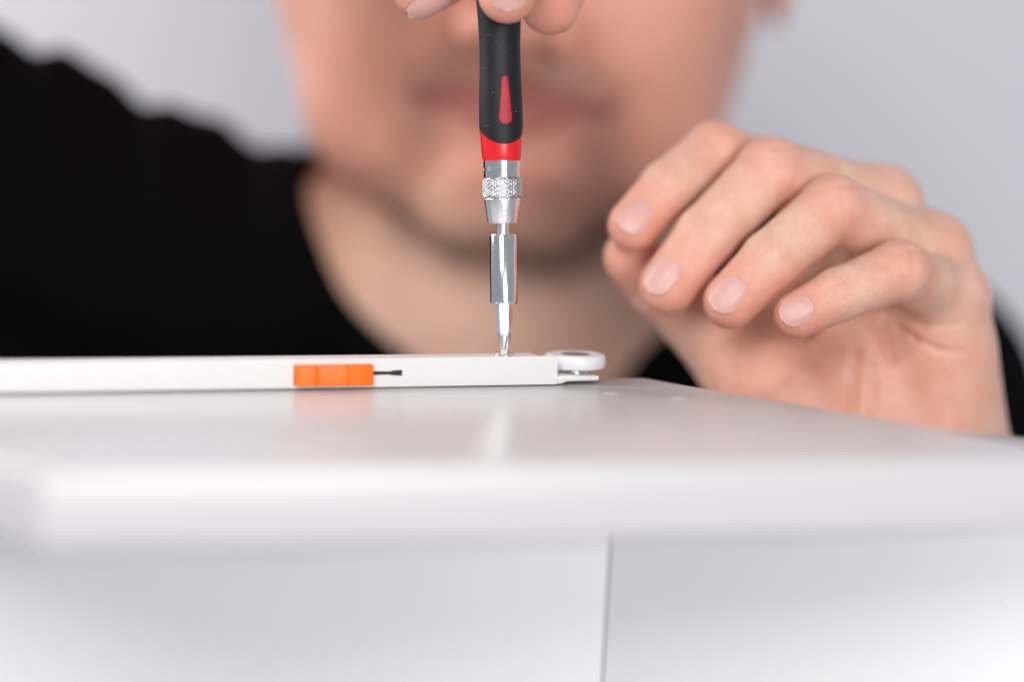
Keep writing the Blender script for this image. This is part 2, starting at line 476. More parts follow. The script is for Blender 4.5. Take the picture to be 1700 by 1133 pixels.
for q in vv:
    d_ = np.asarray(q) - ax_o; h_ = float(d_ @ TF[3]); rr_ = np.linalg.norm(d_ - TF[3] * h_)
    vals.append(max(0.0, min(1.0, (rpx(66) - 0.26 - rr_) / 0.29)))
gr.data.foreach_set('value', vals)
rp_ = [(hy(299), rpx(56)), (hy(297), rpx(60)), (hy(285), rpx(60)), (hy(284), rpx(57)), (hy(281.5), rpx(57)), (hy(280.5), rpx(61)), (hy(270), rpx(61)), (hy(268), rpx(58))]
vv, ff = lathe(rp_, TF, 96)
link_mesh('collar_ring', vv, ff, M_STEEL, sd, autos=30)
# handle core (red) and rubber grip
ysamp = [271, 269, 262, 250, 238, 225, 200, 160, 120, 80, 40, 0, -40, -90, -150, -200, -230]
wsamp = [60, 63, 65, 67, 69, 70, 70.5, 69, 66, 65, 68, 74, 80, 82, 80, 74, 60]
def hw(y): return float(np.interp(y, ysamp[::-1], wsamp[::-1]))
ys = np.linspace(271, -200, 60)
vv, ff = lathe([(hy(y), rpx(hw(y) - (0 if y > 214 else 3))) for y in ys], TF, 96)
link_mesh('handle_core', vv, ff, M_RED, sd, autos=40)
vv, ff = lathe([(hy(-201), rpx(60)), (hy(-203), rpx(70)), (hy(-235), rpx(68)), (hy(-242), rpx(56)), (hy(-244), rpx(20))], TF, 64)
link_mesh('turning_cap', vv, ff, M_GRIP, sd, autos=40)
# grip with a scalloped lower edge, lowest at the viewer's side
seg = 128; rows = 60; gv = []; gf = []
th0 = 1.5 * math.pi + 0.16
for i in range(rows):
    for k in range(seg):
        t = 2 * math.pi * k / seg
        c = abs(math.cos((t - th0)))          # 1 at front and back
        ylow = 217 + 26.5 * c ** 1.1
        s = i / (rows - 1)
        y = ylow + (-150 - ylow) * s
        r = rpx(hw(y)) + 0.22
        if i == 0: r -= 0.5
        if i == 1: y = ylow - 1.0; r -= 0.12
        gv.append(TF[0] + TF[3] * hy(y) + (TF[1] * math.cos(t) + TF[2] * math.sin(t)) * r)
for i in range(rows - 1):
    for k in range(seg):
        j = (k + 1) % seg; gf.append([i * seg + k, i * seg + j, (i + 1) * seg + j, (i + 1) * seg + k])
link_mesh('rubber_grip', gv, gf, M_GRIP, sd, autos=50)
# teardrop inlays: one towards the viewer, its twin at the back
for tc0 in (1.5 * math.pi + 0.22, 0.5 * math.pi + 0.22):
    gv = []; gf = []; nu, nv = 13, 26
    for i in range(nv):
        s = i / (nv - 1); y = 211 - 81 * s
        if s < 0.14: half = 11 * math.sqrt(max(0, 1 - ((0.14 - s) / 0.14) ** 2))
        else: half = 11 + (5 - 11) * (s - 0.14) / 0.80
        if s > 0.94: half = 5 * math.sqrt(max(0, 1 - ((s - 0.94) / 0.06) ** 2))
        half = max(half, 0.1)
        for j in range(nu):
            u = -1 + 2 * j / (nu - 1)
            a = half * u / (hw(y) / 2)
            edge = min(1, (1 - abs(u)) * 4, s * 12, (1 - s) * 12)
            r = rpx(hw(y)) + 0.22 + 0.12 * math.sqrt(max(0, edge)) - 0.02
            t = tc0 + a
            gv.append(TF[0] + TF[3] * hy(y) + (TF[1] * math.cos(t) + TF[2] * math.sin(t)) * r)
    for i in range(nv - 1):
        for j in range(nu - 1):
            gf.append([i * nu + j, i * nu + j + 1, (i + 1) * nu + j + 1, (i + 1) * nu + j])
    link_mesh('grip_inlay', gv, gf, M_INLAY, sd)
# specks of dust on the rubber
dv = []; df = []
rnd = random.Random(4)
for (px, py) in [(803, 135), (832, 171), (797, 131), (815, 102), (803, 165), (810, 212), (836, 180), (806, 70)] + [(rnd.uniform(802, 862), rnd.uniform(45, 225)) for _ in range(14)]:
    w = hw(py) / 2; xx = max(-0.93, min(0.93, (px - (830 + (py) * 0.018)) / w))
    t = 1.5 * math.pi + math.asin(xx); r = rpx(hw(py)) + 0.26; s = rnd.uniform(0.05, 0.13)
    c = TF[0] + TF[3] * hy(py) + (TF[1] * math.cos(t) + TF[2] * math.sin(t)) * r
    o = len(dv)
    for d in ((1, 0, 0), (-1, 0, 0), (0, 1, 0), (0, -1, 0), (0, 0, 1), (0, 0, -1)):
        dv.append(c + np.array(d) * s)
    for a, b, e in ((0, 2, 4), (2, 1, 4), (1, 3, 4), (3, 0, 4), (2, 0, 5), (1, 2, 5), (3, 1, 5), (0, 3, 5)): df.append([o + a, o + b, o + e])
tag(link_mesh('dust', dv, df, M_DUST, sd), kind='stuff')

# ------------------------------------------------------------------ distance-field body modelling
def smin(a, b, k):
    if k <= 0: return np.minimum(a, b)
    h = np.maximum(k - np.abs(a - b), 0) / k
    return np.minimum(a, b) - h * h * k * 0.25
def smax(a, b, k): return -smin(-a, -b, k)
def cone(p, a, b, ra, rb):
    a = np.asarray(a, np.float32); b = np.asarray(b, np.float32)
    ba = b - a; pa = p - a
    h = np.clip(pa @ ba / max(1e-6, float(ba @ ba)), 0, 1)
    return np.sqrt(((pa - h[:, None] * ba) ** 2).sum(1)) - (ra + (rb - ra) * h)
def ell(p, c, r, rot=None):
    q = p - np.asarray(c, np.float32)
    if rot is not None: q = q @ np.asarray(rot, np.float32)
    r = np.asarray(r, np.float32)
    k0 = np.sqrt(((q / r) ** 2).sum(1)); k1 = np.sqrt(((q / (r * r)) ** 2).sum(1)) + 1e-9
    return k0 * (k0 - 1) / k1
def groove(p, a, b, sig):
    return np.exp(-(np.maximum(cone(p, a, b, 0, 0), 0) / sig) ** 2)

def surface(f, lo, hi, h, lip=1.6):
    """naive surface nets over a block-culled grid, then Newton steps onto the field"""
    lo = np.asarray(lo, float); hi = np.asarray(hi, float)
    B = 4
    nb = np.ceil((hi - lo) / (h * B)).astype(int)
    n = nb * B + 1
    gx = [lo[i] + h * np.arange(n[i]) for i in range(3)]
    # coarse pass at block centres
    cx = [lo[i] + h * B * (np.arange(nb[i]) + 0.5) for i in range(3)]
    Cc = np.stack(np.meshgrid(*cx, indexing='ij'), -1).reshape(-1, 3).astype(np.float32)
    fc = np.concatenate([f(Cc[i:i + 200000]) for i in range(0, len(Cc), 200000)])
    near = np.abs(fc) < h * B * 0.87 * lip + h
    V = np.empty(n, np.float32)
    V[:] = 1.0
    fcg = fc.reshape(nb)
    V[:-1, :-1, :-1] = np.repeat(np.repeat(np.repeat(fcg, B, 0), B, 1), B, 2)
    idx = np.argwhere(near.reshape(nb))
    off = np.stack(np.meshgrid(*[np.arange(B + 1)] * 3, indexing='ij'), -1).reshape(-1, 3)
    for s in range(0, len(idx), 3000):
        g = (idx[s:s + 3000, None, :] * B + off[None]).reshape(-1, 3)
        pts = (lo + g * h).astype(np.float32)
        V[g[:, 0], g[:, 1], g[:, 2]] = f(pts)
    neg = V < 0
    c = np.zeros(n - 1, np.int8)
    for dx in (0, 1):
        for dy in (0, 1):
            for dz in (0, 1):
                c += neg[dx:n[0] - 1 + dx, dy:n[1] - 1 + dy, dz:n[2] - 1 + dz]
    act = (c > 0) & (c < 8)
    A = np.argwhere(act)
    vid = -np.ones(n - 1, np.int32); vid[act] = np.arange(len(A))
    acc = np.zeros((len(A), 3)); cnt = np.zeros(len(A))
    corners = [(0, 0, 0), (1, 0, 0), (0, 1, 0), (1, 1, 0), (0, 0, 1), (1, 0, 1), (0, 1, 1), (1, 1, 1)]
    vals = [V[A[:, 0] + d[0], A[:, 1] + d[1], A[:, 2] + d[2]] for d in corners]
    for i in range(8):
        for j in range(i + 1, 8):
            d = np.abs(np.array(corners[i]) - corners[j])
            if d.sum() != 1: continue
            m = (vals[i] < 0) != (vals[j] < 0)
            t = np.where(m, vals[i] / np.where(m, vals[i] - vals[j], 1), 0)
            pos = np.array(corners[i])[None] + t[:, None] * (np.array(corners[j]) - corners[i])[None]
            acc += pos * m[:, None]; cnt += m
    vert = lo + (A + acc / cnt[:, None]) * h
    faces = []
    for ax in range(3):
        a1, a2 = (ax + 1) % 3, (ax + 2) % 3
        sl0 = [slice(1, -1)] * 3; sl1 = [slice(1, -1)] * 3
        sl0[ax] = slice(0, -1); sl1[ax] = slice(1, None)
        m = neg[tuple(sl0)] != neg[tuple(sl1)]
        E_ = np.argwhere(m); org = E_.copy()
        org[:, a1] += 1; org[:, a2] += 1
        inside0 = neg[org[:, 0], org[:, 1], org[:, 2]]
        q = []
        for o1, o2 in ((0, 0), (-1, 0), (-1, -1), (0, -1)):
            g = org.copy(); g[:, a1] += o1; g[:, a2] += o2
            q.append(vid[g[:, 0], g[:, 1], g[:, 2]])
        q = np.stack(q, 1)
        q[~inside0] = q[~inside0][:, ::-1]
        faces.append(q)
    faces = np.concatenate(faces)
    faces = faces[(faces >= 0).all(1)]
    def fe(p): return np.concatenate([f(p[i:i + 200000].astype(np.float32)) for i in range(0, len(p), 200000)])
    for _ in range(2):
        e = 0.35 * h
        d0 = fe(vert); g = np.stack([fe(vert + e * np.eye(3)[k]) - fe(vert - e * np.eye(3)[k]) for k in range(3)], 1) / (2 * e)
        gl = (g ** 2).sum(1) + 0.05
        step = -(d0 / gl)[:, None] * g
        ln = np.sqrt((step ** 2).sum(1)) + 1e-9
        step *= np.minimum(1, 0.5 * h / ln)[:, None]
        vert = vert + step
    return vert, faces

# ---- left hand (at the right of the picture), palm towards the viewer, fingers curled over
LH = dict(
    index=[CP(1392, 336, 742), CP(1187, 251, 720), CP(1108, 312, 711), CP(1052, 374, 707)],
    middle=[CP(1462, 342, 731), CP(1279, 283, 706), CP(1172, 392, 700), CP(1109, 474, 698)],
    ring=[CP(1545, 420, 722), CP(1383, 345, 697), CP(1280, 432, 691), CP(1213, 501, 690)],
    pinky=[CP(1578, 492, 716), CP(1492, 450, 690), CP(1392, 490, 685), CP(1324, 524, 684)],
    thumb=[CP(1165, 528, 733), CP(1100, 476, 728), CP(1052, 428, 724)])
LR_ = dict(index=[11, 8.8, 8.1, 7.6], middle=[11.5, 9.6, 8.9, 8.3], ring=[11, 9.4, 8.5, 7.9], pinky=[9.8, 8.6, 7.6, 6.7], thumb=[11, 10.2, 9.0])
LW = dict(index=CP(1470, 830, 752), middle=CP(1520, 840, 752), ring=CP(1570, 845, 750), pinky=CP(1615, 850, 747))
WRIST_L = CP(1588, 850, 750)
ELBOW_L = np.array([190.0, -270, -850])
SHOULDER_L = np.array([152.0, -24, -950])

def finger(p, J, R, dors=None, pad=0.6):
    d = cone(p, J[0], J[1], R[0] * 0.97, R[1] * 1.0)
    for i in range(1, len(J) - 1):
        d = smin(d, cone(p, J[i], J[i + 1], R[i], R[i + 1]), 1.6)
    d = smin(d, cone(p, J[1], J[1], R[1], R[1]), 1.2)
    return d

def unit(v): v = np.asarray(v, float); return v / np.linalg.norm(v)

def lhand(p):
    palm = None
    R0 = dict(index=11, middle=11.5, ring=11.5, pinky=10.5)
    for k in ('index', 'middle', 'ring', 'pinky'):
        c = cone(p, LH[k][0], LW[k], R0[k], 14)
        palm = c if palm is None else smin(palm, c, 7)
    # knuckle heads stand out at the back
    for k in ('index', 'middle', 'ring', 'pinky'):
        c = cone(p, LH[k][0], LH[k][0], LR_[k][0] * 1.02, 1)
        palm = smin(palm, c, 3)
    th = cone(p, LH['thumb'][0], CP(1405, 770, 735), 11.5, 21)
    th = smin(th, cone(p, CP(1270, 640, 724), CP(1370, 740, 728), 15, 19), 8)
    palm = smin(palm, th, 5)
    # hypothenar pad and palm pad under the fingers
    palm = smin(palm, cone(p, CP(1560, 590, 722), CP(1545, 760, 733), 14, 17), 6)
    palm = smin(palm, cone(p, CP(1555, 520, 715), CP(1450, 430, 722), 9, 9), 8)
    palm = smin(palm, cone(p, CP(1420, 560, 724), CP(1475, 740, 730), 11, 15), 7)
    # web between thumb and index
    palm = smin(palm, cone(p, CP(1390, 420, 742), CP(1230, 590, 738), 8, 9), 10)
    # wrist and forearm
    ax = unit(ELBOW_L - WRIST_L)
    fa = cone(p, CP(1555, 850, 748), WRIST_L + ax * 60, 22, 27)
    fa = smin(fa, cone(p, CP(1625, 850, 752), WRIST_L + ax * 60 + np.array([6, 0, 0]), 19, 25), 12)
    palm = smin(palm, fa, 12)
    d = None
    for k in ('index', 'middle', 'ring', 'pinky'):
        f = smin(palm, finger(p, LH[k], LR_[k]), 5)
        d = f if d is None else smin(d, f, 1.0)
    t = finger(p, LH['thumb'], LR_['thumb'])
    d = smin(d, smin(palm, t, 6), 1.0)
    # creases
    for a, b, A, s in LCREASE:
        d = d + A * groove(p, a, b, s)
    pf = p * np.array([1, 1, 0.08], np.float32)
    inpalm = p[:, 2] > -728
    for (x0, y0), (x1, y1), A, s in PCREASE:
        a = CP(x0, y0, 712); b = CP(x1, y1, 712); a[2] *= 0.08; b[2] *= 0.08
        d = d + np.where(inpalm, A * groove(pf, a, b, s), 0)
    return d

PCREASE = [
    ((1500, 513), (1545, 519), 0.7, 0.7), ((1545, 519), (1585, 512), 0.6, 0.7),
    ((1497, 528), (1530, 541), 0.7, 0.8), ((1530, 541), (1590, 538), 0.6, 0.8),
    ((1492, 540), (1520, 563), 0.9, 0.8), ((1520, 563), (1555, 580), 1.0, 0.8), ((1555, 580), (1590, 583), 0.7, 0.8),
    ((1468, 545), (1482, 600), 1.0, 1.6), ((1424, 590), (1417, 720), 1.5, 1.7), ((1452, 610), (1446, 720), 1.2, 1.7),
    ((1180, 600), (1215, 560), 0.4, 1.0), ((1330, 600), (1300, 650), 0.35, 1.2),
]
LCREASE = []
# fine wrinkles across the backs of the finger joints
def wrinkles(J, R, dors, idxs, w=0.5):
    out = []
    for i in idxs:
        a = unit(J[i + 1] - J[i - 1]) if i + 1 < len(J) else unit(J[i] - J[i - 1])
        n_ = unit(dors - a * np.dot(dors, a)); s_ = np.cross(a, n_)
        for q, A in ((-2.8, 0.45), (-1.0, 0.7), (0.9, 0.6), (2.8, 0.4)):
            c = J[i] + a * q + n_ * R[i] * 0.97
            e = R[i] * w
            out.append((c - s_ * e - n_ * 1.6 + a * 0.5, c + n_ * 0.2, A, 0.6))
            out.append((c + n_ * 0.2, c + s_ * e - n_ * 1.6 + a * 0.3, A, 0.6))
    return out
DORS_L = unit([-0.15, 0.75, 0.65])
for k in ('index', 'middle', 'ring', 'pinky'):
    LCREASE += wrinkles(LH[k], LR_[k], unit([0.25, 0.6, 0.75]), (1,))
    LCREASE += [(a, b, A * 0.7, s) for a, b, A, s in wrinkles(LH[k], LR_[k], unit([-0.1, 0.45, 0.9]), (2,), 0.6)]

# ---- right hand, holding the handle above the frame
tD = float((tip - CPOS) @ CF)
RH = dict(
    index=[CP(800, -330, 690), CP(850, -215, 652), CP(847, -90, 650), CP(842, -10, 655)],
    middle=[CP(860, -330, 705), CP(965, -215, 705), CP(945, -75, 690), CP(913, 8, 686)],
    ring=[CP(640, -330, 700), CP(745, -200, 672), CP(775, -62, 680), CP(698, -15, 684)],
    pinky=[CP(600, -320, 720), CP(640, -220, 715), CP(690, -150, 720), CP(740, -120, 728)],
    thumb=[CP(720, -260, 745), CP(780, -150, 722), CP(800, -75, 698)])
RR = dict(index=[11, 9, 8.6, 7.9], middle=[11, 9.4, 9, 8.5], ring=[10.5, 8.8, 8.4, 7.8], pinky=[9.5, 7.6, 7, 6.4], thumb=[12, 9.8, 8.4])
WRIST_R = np.array([-95.0, 175, -725])
ELBOW_R = np.array([-325.0, 132, -885])
SHOULDER_R = np.array([-110.0, 19, -945])
def rhand(p):
    palm = None
    for k, o in (('index', -12), ('middle', -4), ('ring', 6), ('pinky', 14)):
        c = cone(p, RH[k][0], WRIST_R + np.array([8, -o * 0.3, -o * 0.8]), 11, 17)
        palm = c if palm is None else smin(palm, c, 8)
    palm = smin(palm, cone(p, RH['thumb'][0], WRIST_R + np.array([10, -10, -8]), 12.5, 18), 10)
    ax = unit(ELBOW_R - WRIST_R)
    palm = smin(palm, cone(p, WRIST_R, WRIST_R + ax * 60, 25, 29), 12)
    d = None
    for k in ('index', 'middle', 'ring', 'pinky', 'thumb'):
        f = smin(palm, finger(p, RH[k], RR[k]), 5)
        d = f if d is None else smin(d, f, 1.0)
    return d

# ---- head frame: origin at the middle of the lips
hr = math.radians(-5.0)
tilt = math.radians(10)
HX = np.array([math.cos(hr), math.sin(hr), 0]); HYv = np.array([-math.sin(hr), math.cos(hr), 0]); HZ = np.array([0, 0, 1.0])
HY2 = HYv * math.cos(tilt) + HZ * math.sin(tilt); HZ2 = HZ * math.cos(tilt) - HYv * math.sin(tilt)
HR_ = np.stack([HX, HY2, HZ2], 1)          # local -> view
HO = CP(850, 172, 862)
HS = 1.06
def H(x, y, z): return HO + HR_ @ (np.array([x, y, z], float) * HS)

def head(p):
    q = ((p - HO.astype(np.float32)) @ HR_.astype(np.float32)) / HS
    s = q.copy(); s[:, 0] = np.abs(s[:, 0])
    d = ell(q, (-2, 105, -88), (89, 96, 98))
    d = smin(d, ell(q, (-3, 46, -62), (89, 74, 54)), 20)
    d = smin(d, ell(s, (34, 24, -34), (34, 38, 30)), 16)
    d = smin(d, cone(s, (62, 8, -80), (16, -38, -20), 17, 14), 22)
    d = smin(d, ell(s, (40, -8, -52), (34, 34, 34)), 16)
    d = smin(d, ell(q, (0, -36, -14), (21, 17, 16)), 12)
    d = smin(d, ell(q, (0, 2, -24), (33, 26, 22)), 10)
    # under the chin
    d = smin(d, ell(q, (0, -22, -62), (50, 26, 48)), 14)
    # cheekbone, brow
    d = smin(d, ell(s, (50, 46, -34), (20, 14, 22)), 14)
    d = smin(d, cone(s, (8, 76, -4), (46, 78, -22), 8, 8), 10)
    # eye sockets
    d = smax(d, -ell(s, (32, 62, 4), (17, 11, 13)), 8)
    d = smin(d, ell(s, (32, 62, -20), (15, 12, 13)), 4)
    # nose
    d = smin(d, cone(q, (0, 68, -8), (0, 30, 12), 8, 9.5), 9)
    d = smin(d, ell(q, (0, 27, 12), (11, 9.5, 10)), 5)
    d = smin(d, ell(s, (14, 24, 1), (7.5, 8, 9)), 4)
    d = smax(d, -ell(s, (6.5, 18, 8), (3.6, 5, 5.5)), 2)
    # groove beside the nose and mouth, philtrum
    d = d + 1.8 * groove(s, (19, 24, -6), (31, 2, -14), 5.0)
    d = d + 0.7 * groove(q, (0, 17, 2), (0, 8, 4), 2.2)
    # lips
    ul = smin(cone(s, (3, 4.2, -0.5), (29, -1, -14), 4.6, 2.2), cone(q, (0, 3.2, 0.5), (0, 3.2, 0.5), 4.2, 4.2), 3)
    ll = cone(s, (0, -5.5, -1), (26, -2, -13), 5.6, 2.4)
    d = smin(d, ul, 2.5); d = smin(d, ll, 2.5)
    d = d + 2.4 * groove(s, (0, -0.6, 3), (16, -0.2, -2.5), 1.7) + 2.6 * groove(s, (16, -0.2, -2.5), (33, -3.0, -13), 2.4)
    d = d + 1.8 * groove(s, (0, -17, -4), (12, -15, -6), 5)
    # ears
    e = ell(s, (94, 60, -92), (6, 31, 18))
    e = smax(e, -ell(s, (102, 64, -88), (6, 20, 10)), 3)
    d = smin(d, e, 5)
    return d * HS

def neck(p):
    d = cone(p, H(0, 30, -100), np.array([-8.0, 10, -975]), 60, 70)
    d = smin(d, cone(p, np.array([-8.0, 20, -985]), np.array([-4.0, -60, -985]), 66, 78), 20)
    return d

def torso(p):
    d = ell(p, (15, -250, -1035), (185, 250, 105))
    d = smin(d, cone(p, SHOULDER_R, (0, -45, -985), 50, 60), 40)
    d = smin(d, cone(p, SHOULDER_L, (10, -55, -985), 48, 60), 40)
    d = smin(d, cone(p, SHOULDER_R + np.array([0, 18, -20]), (-52, 52, -1000), 44, 26), 14)
    d = smin(d, cone(p, SHOULDER_L + np.array([-8, 10, -20]), (58, 58, -1000), 42, 28), 14)
    return d
def arms_up(p, grow=0.0):
    d = cone(p, SHOULDER_R, ELBOW_R, 54 + grow, 44 + grow)
    d = np.minimum(d, cone(p, SHOULDER_L, ELBOW_L, 50 + grow, 42 + grow))
    return d
def body_f(p):
    d = smin(torso(p) + 5, arms_up(p, -6), 15)
    d = smin(d, neck(p), 16)
    d = smin(d, head(p), 8)
    fr = cone(p, ELBOW_R, WRIST_R + unit(ELBOW_R - WRIST_R) * 35, 42, 27)
    fl = cone(p, ELBOW_L, WRIST_L + unit(ELBOW_L - WRIST_L) * 35, 42, 26)
    d = smin(d, fr, 8)
    return smin(d, fl, 8)

def shirt_f(p):
    d = smin(torso(p), arms_up(p, 3.0), 16)
    d = smin(d, cone(p, np.array([-130.0, -70, -975]), np.array([-330.0, 60, -930]), 60, 40), 20)
    # sleeves stop short of the elbow
    for S, E_ in ((SHOULDER_R, ELBOW_R), (SHOULDER_L, ELBOW_L)):
        a = unit(E_ - S); L_ = np.linalg.norm(E_ - S)
        t = (p - S.astype(np.float32)) @ a.astype(np.float32)
        near = cone(p, S, E_ + a * 200, 0, 0) < 110
        d = np.where(near & (t > L_ * 0.5), np.maximum(d, t - L_ * 0.82), d)
    # folds over the raised shoulder
    a = unit(ELBOW_R - SHOULDER_R)
    t = (p - SHOULDER_R.astype(np.float32)) @ a.astype(np.float32)
    w = np.exp(-(np.maximum(0, np.abs(t - 20) - 110) / 40) ** 2) * np.clip((p[:, 1] + 40) / 60, 0, 1)
    d = d - w * (2.6 * np.sin(p[:, 0] * 0.150 + 0.5 + p[:, 2] * 0.02) + 1.0 * np.sin(p[:, 0] * 0.33 + 1.0) - 2.0)
    d = d - 1.5 * np.sin(p[:, 0] * 0.03 + p[:, 1] * 0.05) * np.sin(p[:, 1] * 0.021)
    # neck opening: an elliptical tube square to the plane of the collar
    c = p - np.array([-3.0, 56, -942], np.float32)
    inpl = c[:, 1] * -0.87 + c[:, 2] * 0.5
    hole = ((np.abs(c[:, 0] / 76.0) ** 2.15 + np.abs(inpl / 75.0) ** 2.15 + 1e-9) ** (1 / 2.15) - 1) * 75
    along = c[:, 1] * 0.5 + c[:, 2] * 0.87
    hole = np.where(along > -95, hole, np.maximum(hole, -95 - along))
    rib = np.maximum(np.abs(hole - 6.5) - 6.5, np.abs(d) - 2.2)
    d = smax(d, -hole, 2)
    d = smin(d, np.where(along > -85, rib, 50), 1.2)
    return d

def add_tone(me, vals):
    at = me.attributes.new('tone', 'FLOAT_COLOR', 'POINT')
    at.data.foreach_set('color', vals.astype(np.float32).ravel())

def gauss(v, c, s): return np.exp(-((v - c) ** 2).sum(1) / (s * s))
def tone_of(v):
    r = np.zeros(len(v)); g = np.zeros(len(v)); b = np.zeros(len(v))
    for J, R, in ((LH, LR_), (RH, RR)):
        for k in J:
            n_ = len(J[k])
            for i, amp, sg in ((n_ - 1, 0.80, 10), (1, 0.58, 8), (2 if n_ > 3 else 1, 0.22, 6), (0, 0.25, 12)):
                r = np.maximum(r, amp * gauss(v, J[k][i], sg + R[k][min(i, n_ - 1)] * 0.4))
    r = np.maximum(r, 0.3 * np.exp(-np.maximum(cone(v.astype(np.float32), CP(1250, 620, 712), CP(1560, 640, 712), 0, 0) - 14, 0) / 9))
    q = (v - HO) @ HR_ / HS; s = q.copy(); s[:, 0] = np.abs(s[:, 0])
    nearh = (np.abs(q[:, 0]) < 110) & (q[:, 2] > -160) & (q[:, 2] < 34) & (q[:, 1] > -75)
    r = np.maximum(r, nearh * (0.55 * gauss(s, np.array([42, 24, -20]), 26) + 0.7 * gauss(q, np.array([0, 28, 14]), 15) + 0.8 * gauss(s, np.array([92, 56, -92]), 34) + 0.35 * gauss(q, np.array([0, -34, 2]), 16)))
    r = np.maximum(r, 0.46 * nearh * np.clip((q[:, 1] + 50) / 20, 0, 1))
    # beard on jaw and moustache; under the chin stubble plus painted shade
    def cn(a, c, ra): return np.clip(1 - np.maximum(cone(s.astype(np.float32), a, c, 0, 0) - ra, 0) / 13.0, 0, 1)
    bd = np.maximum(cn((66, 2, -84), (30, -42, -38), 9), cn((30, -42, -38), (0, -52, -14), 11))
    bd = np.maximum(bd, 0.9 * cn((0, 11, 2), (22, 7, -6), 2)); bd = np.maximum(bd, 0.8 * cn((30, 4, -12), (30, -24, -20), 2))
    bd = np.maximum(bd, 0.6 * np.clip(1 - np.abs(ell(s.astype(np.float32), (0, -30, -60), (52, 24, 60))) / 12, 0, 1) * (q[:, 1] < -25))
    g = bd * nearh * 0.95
    lip = np.maximum(np.exp(-(np.maximum(cone(s.astype(np.float32), (2, 3.0, 2), (31, -1.5, -12), 3.4, 2.2), 0) / 1.6) ** 2),
                     np.exp(-(np.maximum(cone(s.astype(np.float32), (0, -4.5, 2), (27, -2, -12), 3.8, 2.0), 0) / 1.6) ** 2))
    b = 0.65 * lip * nearh * (q[:, 2] > -20)
    return np.stack([np.clip(r, 0, 1), np.clip(g, 0, 1), np.clip(b, 0, 1), np.ones(len(v))], 1)

def mesh_from(name, v_view, faces, mat):
    v = to_room(v_view) * MM + np.array([0, 0, BASE * MM])
    me = bpy.data.meshes.new(name)
    me.vertices.add(len(v)); me.vertices.foreach_set('co', v.astype(np.float32).ravel())
    nf = len(faces)
    me.loops.add(nf * 4); me.loops.foreach_set('vertex_index', faces.astype(np.int32).ravel())
    me.polygons.add(nf); me.polygons.foreach_set('loop_start', np.arange(0, nf * 4, 4, dtype=np.int32))
    try: me.polygons.foreach_set('loop_total', np.full(nf, 4, dtype=np.int32))
    except Exception: pass
    me.update(calc_edges=True); me.validate()
    me.materials.append(mat)
    return me

def bounds(pts, m):
    pts = np.array(pts); return pts.min(0) - m, pts.max(0) + m

lpts = [q for k in LH for q in LH[k]] + list(LW.values()) + [WRIST_L + unit(ELBOW_L - WRIST_L) * 60]
lo, hi = bounds(lpts, 32)
vL, fL = surface(lhand, lo, hi, 0.85)
rpts = [q for k in RH for q in RH[k]] + [WRIST_R + unit(ELBOW_R - WRIST_R) * 60]
lo, hi = bounds(rpts, 32)
vR, fR = surface(rhand, lo, hi, 1.3)
vB, fB = surface(body_f, (-395, -560, -1160), (250, 300, -690), 3.0)
vS, fS = surface(shirt_f, (-395, -570, -1170), (270, 210, -780), 3.0)

body_me = mesh_from('body', vB, fB, M_SKIN)
body = bpy.data.objects.new('body', body_me); COL.objects.link(body)
tmp = []
for nm, v, f in (('hand_l', vL, fL), ('hand_r', vR, fR)):
    o = bpy.data.objects.new(nm, mesh_from(nm, v, f, M_SKIN)); COL.objects.link(o); tmp.append(o)
n_before = len(body_me.vertices)
for o in tmp:
    md = body.modifiers.new('u', 'BOOLEAN'); md.operation = 'UNION'; md.object = o
    try: md.solver = 'MANIFOLD'
    except Exception: md.solver = 'EXACT'
dg = bpy.context.evaluated_depsgraph_get()
ev = bpy.data.meshes.new_from_object(body.evaluated_get(dg))

body.modifiers.clear()
if len(ev.vertices) > n_before + 0.6 * (len(vL) + len(vR)):
    body.data = ev
else:
    print('boolean fell short: joining instead')
    bm = bmesh.new(); bm.from_mesh(body_me)
    for o in tmp: bm.from_mesh(o.data)
    bm.to_mesh(body_me); bm.free()
for o in tmp: bpy.data.objects.remove(o)
me = body.data
co = np.empty(len(me.vertices) * 3, np.float32); me.vertices.foreach_get('co', co)
co = co.reshape(-1, 3).astype(float)
view = ((co - np.array([0, 0, BASE * MM])) / MM - CPOS) @ ROT
for a in list(me.attributes):
    if a.name == 'tone': me.attributes.remove(a)
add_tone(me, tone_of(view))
me.polygons.foreach_set('use_smooth', np.ones(len(me.polygons), bool))
if not me.materials: me.materials.append(M_SKIN)

person = empty('person', to_room([0, -300, -1000]), 'man in a black t-shirt leaning over the board, holding the screwdriver upright', 'person')
def under_person(o, parent=person):
    o.parent = parent
    off = Vector((0, 0, 0)); q = parent
    while q is not None: off += q.location; q = q.parent
    o.location = o.location - off if o.type == 'MESH' and o.location.length < 1e-9 else -off
under_person(body)
shirt = bpy.data.objects.new('t_shirt', mesh_from('t_shirt', vS, fS, M_SHIRT)); COL.objects.link(shirt)
shirt.data.polygons.foreach_set('use_smooth', np.ones(len(shirt.data.polygons), bool))
under_person(shirt)

